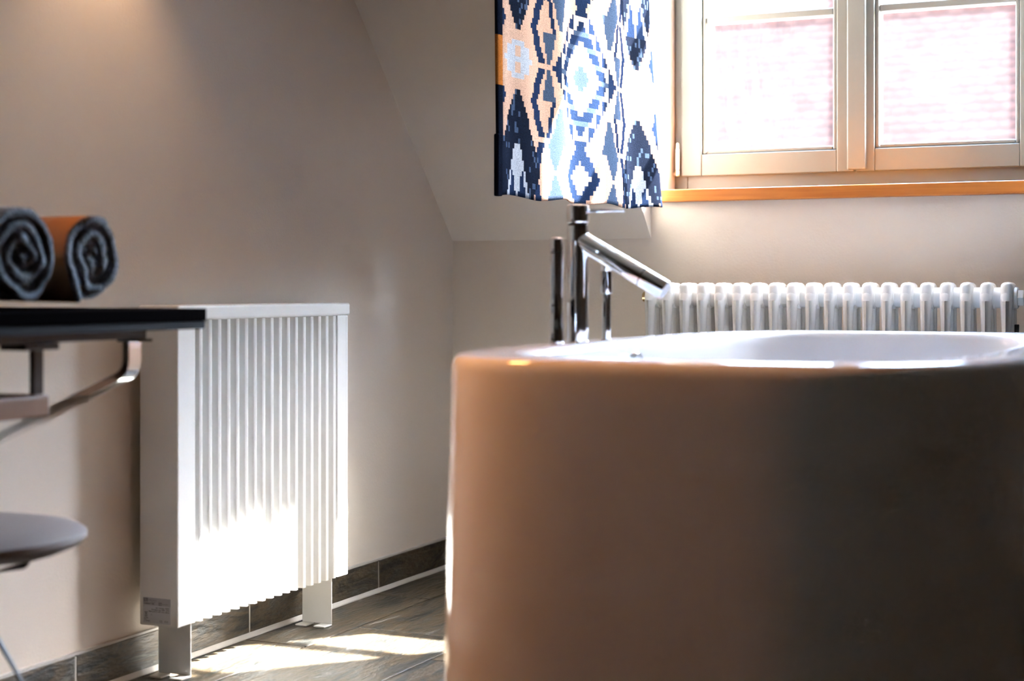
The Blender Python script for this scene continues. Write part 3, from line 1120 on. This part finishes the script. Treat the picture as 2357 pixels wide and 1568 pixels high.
# ------------------------------------------------------------------ low stool below the console
stl = root('round_stool', (-1.572, 1.640, 0), 'round taupe leather stool with thin black wire legs under the console', 'stool')
sx, sy_ = -1.572, 1.640
bm = BM(); lathe(bm, [(.01, .388), (.10, .390), (.145, .397), (.168, .406), (.1755, .4145), (.1750, .421), (.165, .427), (.13, .4335), (.08, .437), (.01, .438)], (sx, sy_, 0), 64)
part('seat', bm, M['leather'], stl, True)
bm = BM(); lathe(bm, [(.02, .352), (.022, .355), (.022, .366), (.012, .370), (.012, .3885)], (sx, sy_, 0), 24)
part('hub', bm, M['black_metal'], stl, True)
adir = math.atan2(SY * 1.0, CY)       # sideways direction as seen from the camera
for k in range(4):
    a_ = adir + k * math.pi / 2 + .05
    c_, s_ = math.cos(a_), math.sin(a_)
    bm = BM(); tube(bm, round_path([(sx + .015 * c_, sy_ + .015 * s_, .362), (sx + .215 * c_, sy_ + .215 * s_, .002)], .01), .0052, 10)
    part('leg', bm, M['black_metal'], stl, True)
    bm = BM(); tube(bm, round_path([(sx + .02 * c_, sy_ + .02 * s_, .362), (sx + .098 * c_, sy_ + .098 * s_, .379), (sx + .101 * c_, sy_ + .101 * s_, .3925)], .012), .0045, 10)
    part('seat_support', bm, M['black_metal'], stl, True)

# ------------------------------------------------------------------ warm lamps (above and behind the picture)
def spot(name, loc, target, energy, size, blend, col, label, rad_=.02):
    r = root(name, loc, label, 'lamp')
    loc = Vector(loc)
    d = (Vector(target) - loc).normalized()
    bm = BM()
    s, t = frame_of(d)
    rod(bm, loc - d * .10, loc - d * .012, .034, seg=28, bev=.002)
    part('housing', bm, M['black_metal'], r, True)
    ld = bpy.data.lights.new(name + '_light', 'SPOT')
    ld.energy = energy; ld.spot_size = R(size); ld.spot_blend = blend; ld.color = col; ld.shadow_soft_size = rad_
    lo = bpy.data.objects.new(name + '_light', ld)
    COL.objects.link(lo)
    lo.parent = r
    lo.location = (0, 0, 0)
    lo.rotation_euler = d.to_track_quat('-Z', 'Y').to_euler()
    return r
WARM = (1.0, .62, .34)
sp1 = spot('wall_spot', (WL + .12, 2.40, 1.58), (WL + .09, 2.40, .9), 0.70, 96, .75, WARM, 'small black wall spotlight above the towels')
bm = BM(); rod(bm, (WL + .001, 2.40, 1.64), (WL + .11, 2.40, 1.64), .008, seg=12)
part('arm', bm, M['black_metal'], sp1, True)
sp2 = spot('bath_warm_spot', (WL + .22, 1.75, 1.80), (-.98, 2.02, .80), 8.5, 66, 1.0, (1.0, .41, .13), 'unseen black spotlight added to warm the bath', .12)  # unseen lamp added for the warm tone on the tub
bm = BM(); rod(bm, (WL + .001, 1.73, 1.84), (WL + .19, 1.73, 1.84), .008, seg=12)
part('arm', bm, M['black_metal'], sp2, True)

# ------------------------------------------------------------------ neighbouring house with a clay tiled roof
HU, HZ = 15.3, 1.1            # eave line
PITCH = R(44)
EXPO, TWD = .145, .185
hs_x0 = -9.0
ncols, nrows = 88, 40
house = root('neighbouring_house', (1.5, HU + 3, -5), 'neighbouring house with a red clay tile roof seen through the window', 'house')
cp, sp0 = math.cos(PITCH), math.sin(PITCH)
def tile_mesh_bm(bm, ox, oy, oz):
    # beaver-tail tile: rounded lower end, 15 mm thick, tilted a little proud of the roof plane
    outline = [(-TWD / 2 + .003, .33), (-TWD / 2 + .003, .045)]
    for k in range(1, 8):
        a_ = math.pi - math.pi * k / 8
        outline.append(((TWD / 2 - .003) * math.cos(a_), .045 - .045 * math.sin(a_)))
    outline += [(TWD / 2 - .003, .045), (TWD / 2 - .003, .33)]
    def P(px, s, lift):
        return (ox + px, oy + s * cp - lift * sp0, oz + s * sp0 + lift * cp)
    top = [bm.verts.new(P(px, s, .058 - .13 * s)) for px, s in outline]
    bot = [bm.verts.new(P(px, s, .030 - .13 * s)) for px, s in outline]
    bm.faces.new(top); bm.faces.new(bot[::-1])
    for i in range(len(outline)):
        bm.faces.new((top[i], bot[i], bot[(i + 1) % len(outline)], top[(i + 1) % len(outline)]))
bm = BM(); tile_mesh_bm(bm, 0, 0, 0)
rt_me = mesh_of(bm, 'roof_tile', M['clay'])
rest = BM()
tiles = []
for rw in range(nrows):
    for c in range(ncols):
        s = rw * EXPO
        ox = hs_x0 + (c + .5 * (rw % 2)) * TWD
        oy, oz = HU + s * cp, HZ + s * sp0
        zc_ = CY * oy - SY * ox
        pxx = 1178.5 + FPX * (SY * oy + CY * ox) / zc_
        pyy = 663 - FPX * (oz - CAMH) / zc_
        vis = (1600 < pxx < 1945 or 2000 < pxx < 2357) and -30 < pyy < 365
        tiles.append((not vis, rw, ox, oy, oz))
tiles.sort()
nvis = 0
for inv, rw, ox, oy, oz in tiles:
    if not inv and nvis < 300:
        link('roof_tile', rt_me, house, (ox, oy, oz)); nvis += 1
    else:
        tile_mesh_bm(rest, ox, oy, oz)
part('more_roof_tiles', rest, M['clay'], house)['kind'] = 'stuff'
x0h, x1h = hs_x0 - .1, hs_x0 + ncols * TWD + .1
s1 = nrows * EXPO
ry, rz_ = HU + s1 * cp, HZ + s1 * sp0
bm = BM()
prism_x(bm, [(HU + .02, HZ - .03), (ry, rz_ - .03), (ry + (ry - HU), HZ - .03), (ry + (ry - HU) - .3, HZ - .03), (HU + .3, HZ - .03)][:3], x0h, x1h)
part('roof_body', bm, M['timber'], house)
bm = BM(); box(bm, x0h + .3, x1h - .3, HU + .35, ry + (ry - HU) - .35, -5, HZ - .0305)
part('house_wall', bm, M['render'], house)
bm = BM(); rod(bm, (x0h, ry, rz_ + .02), (x1h, ry, rz_ + .02), .10, seg=16)
part('ridge', bm, M['clay'], house, True)
bm = BM(); box(bm, -40, 40, WOUT + .5, 60, -5.2, -5)
struct('ground', bm, M['asphalt'])
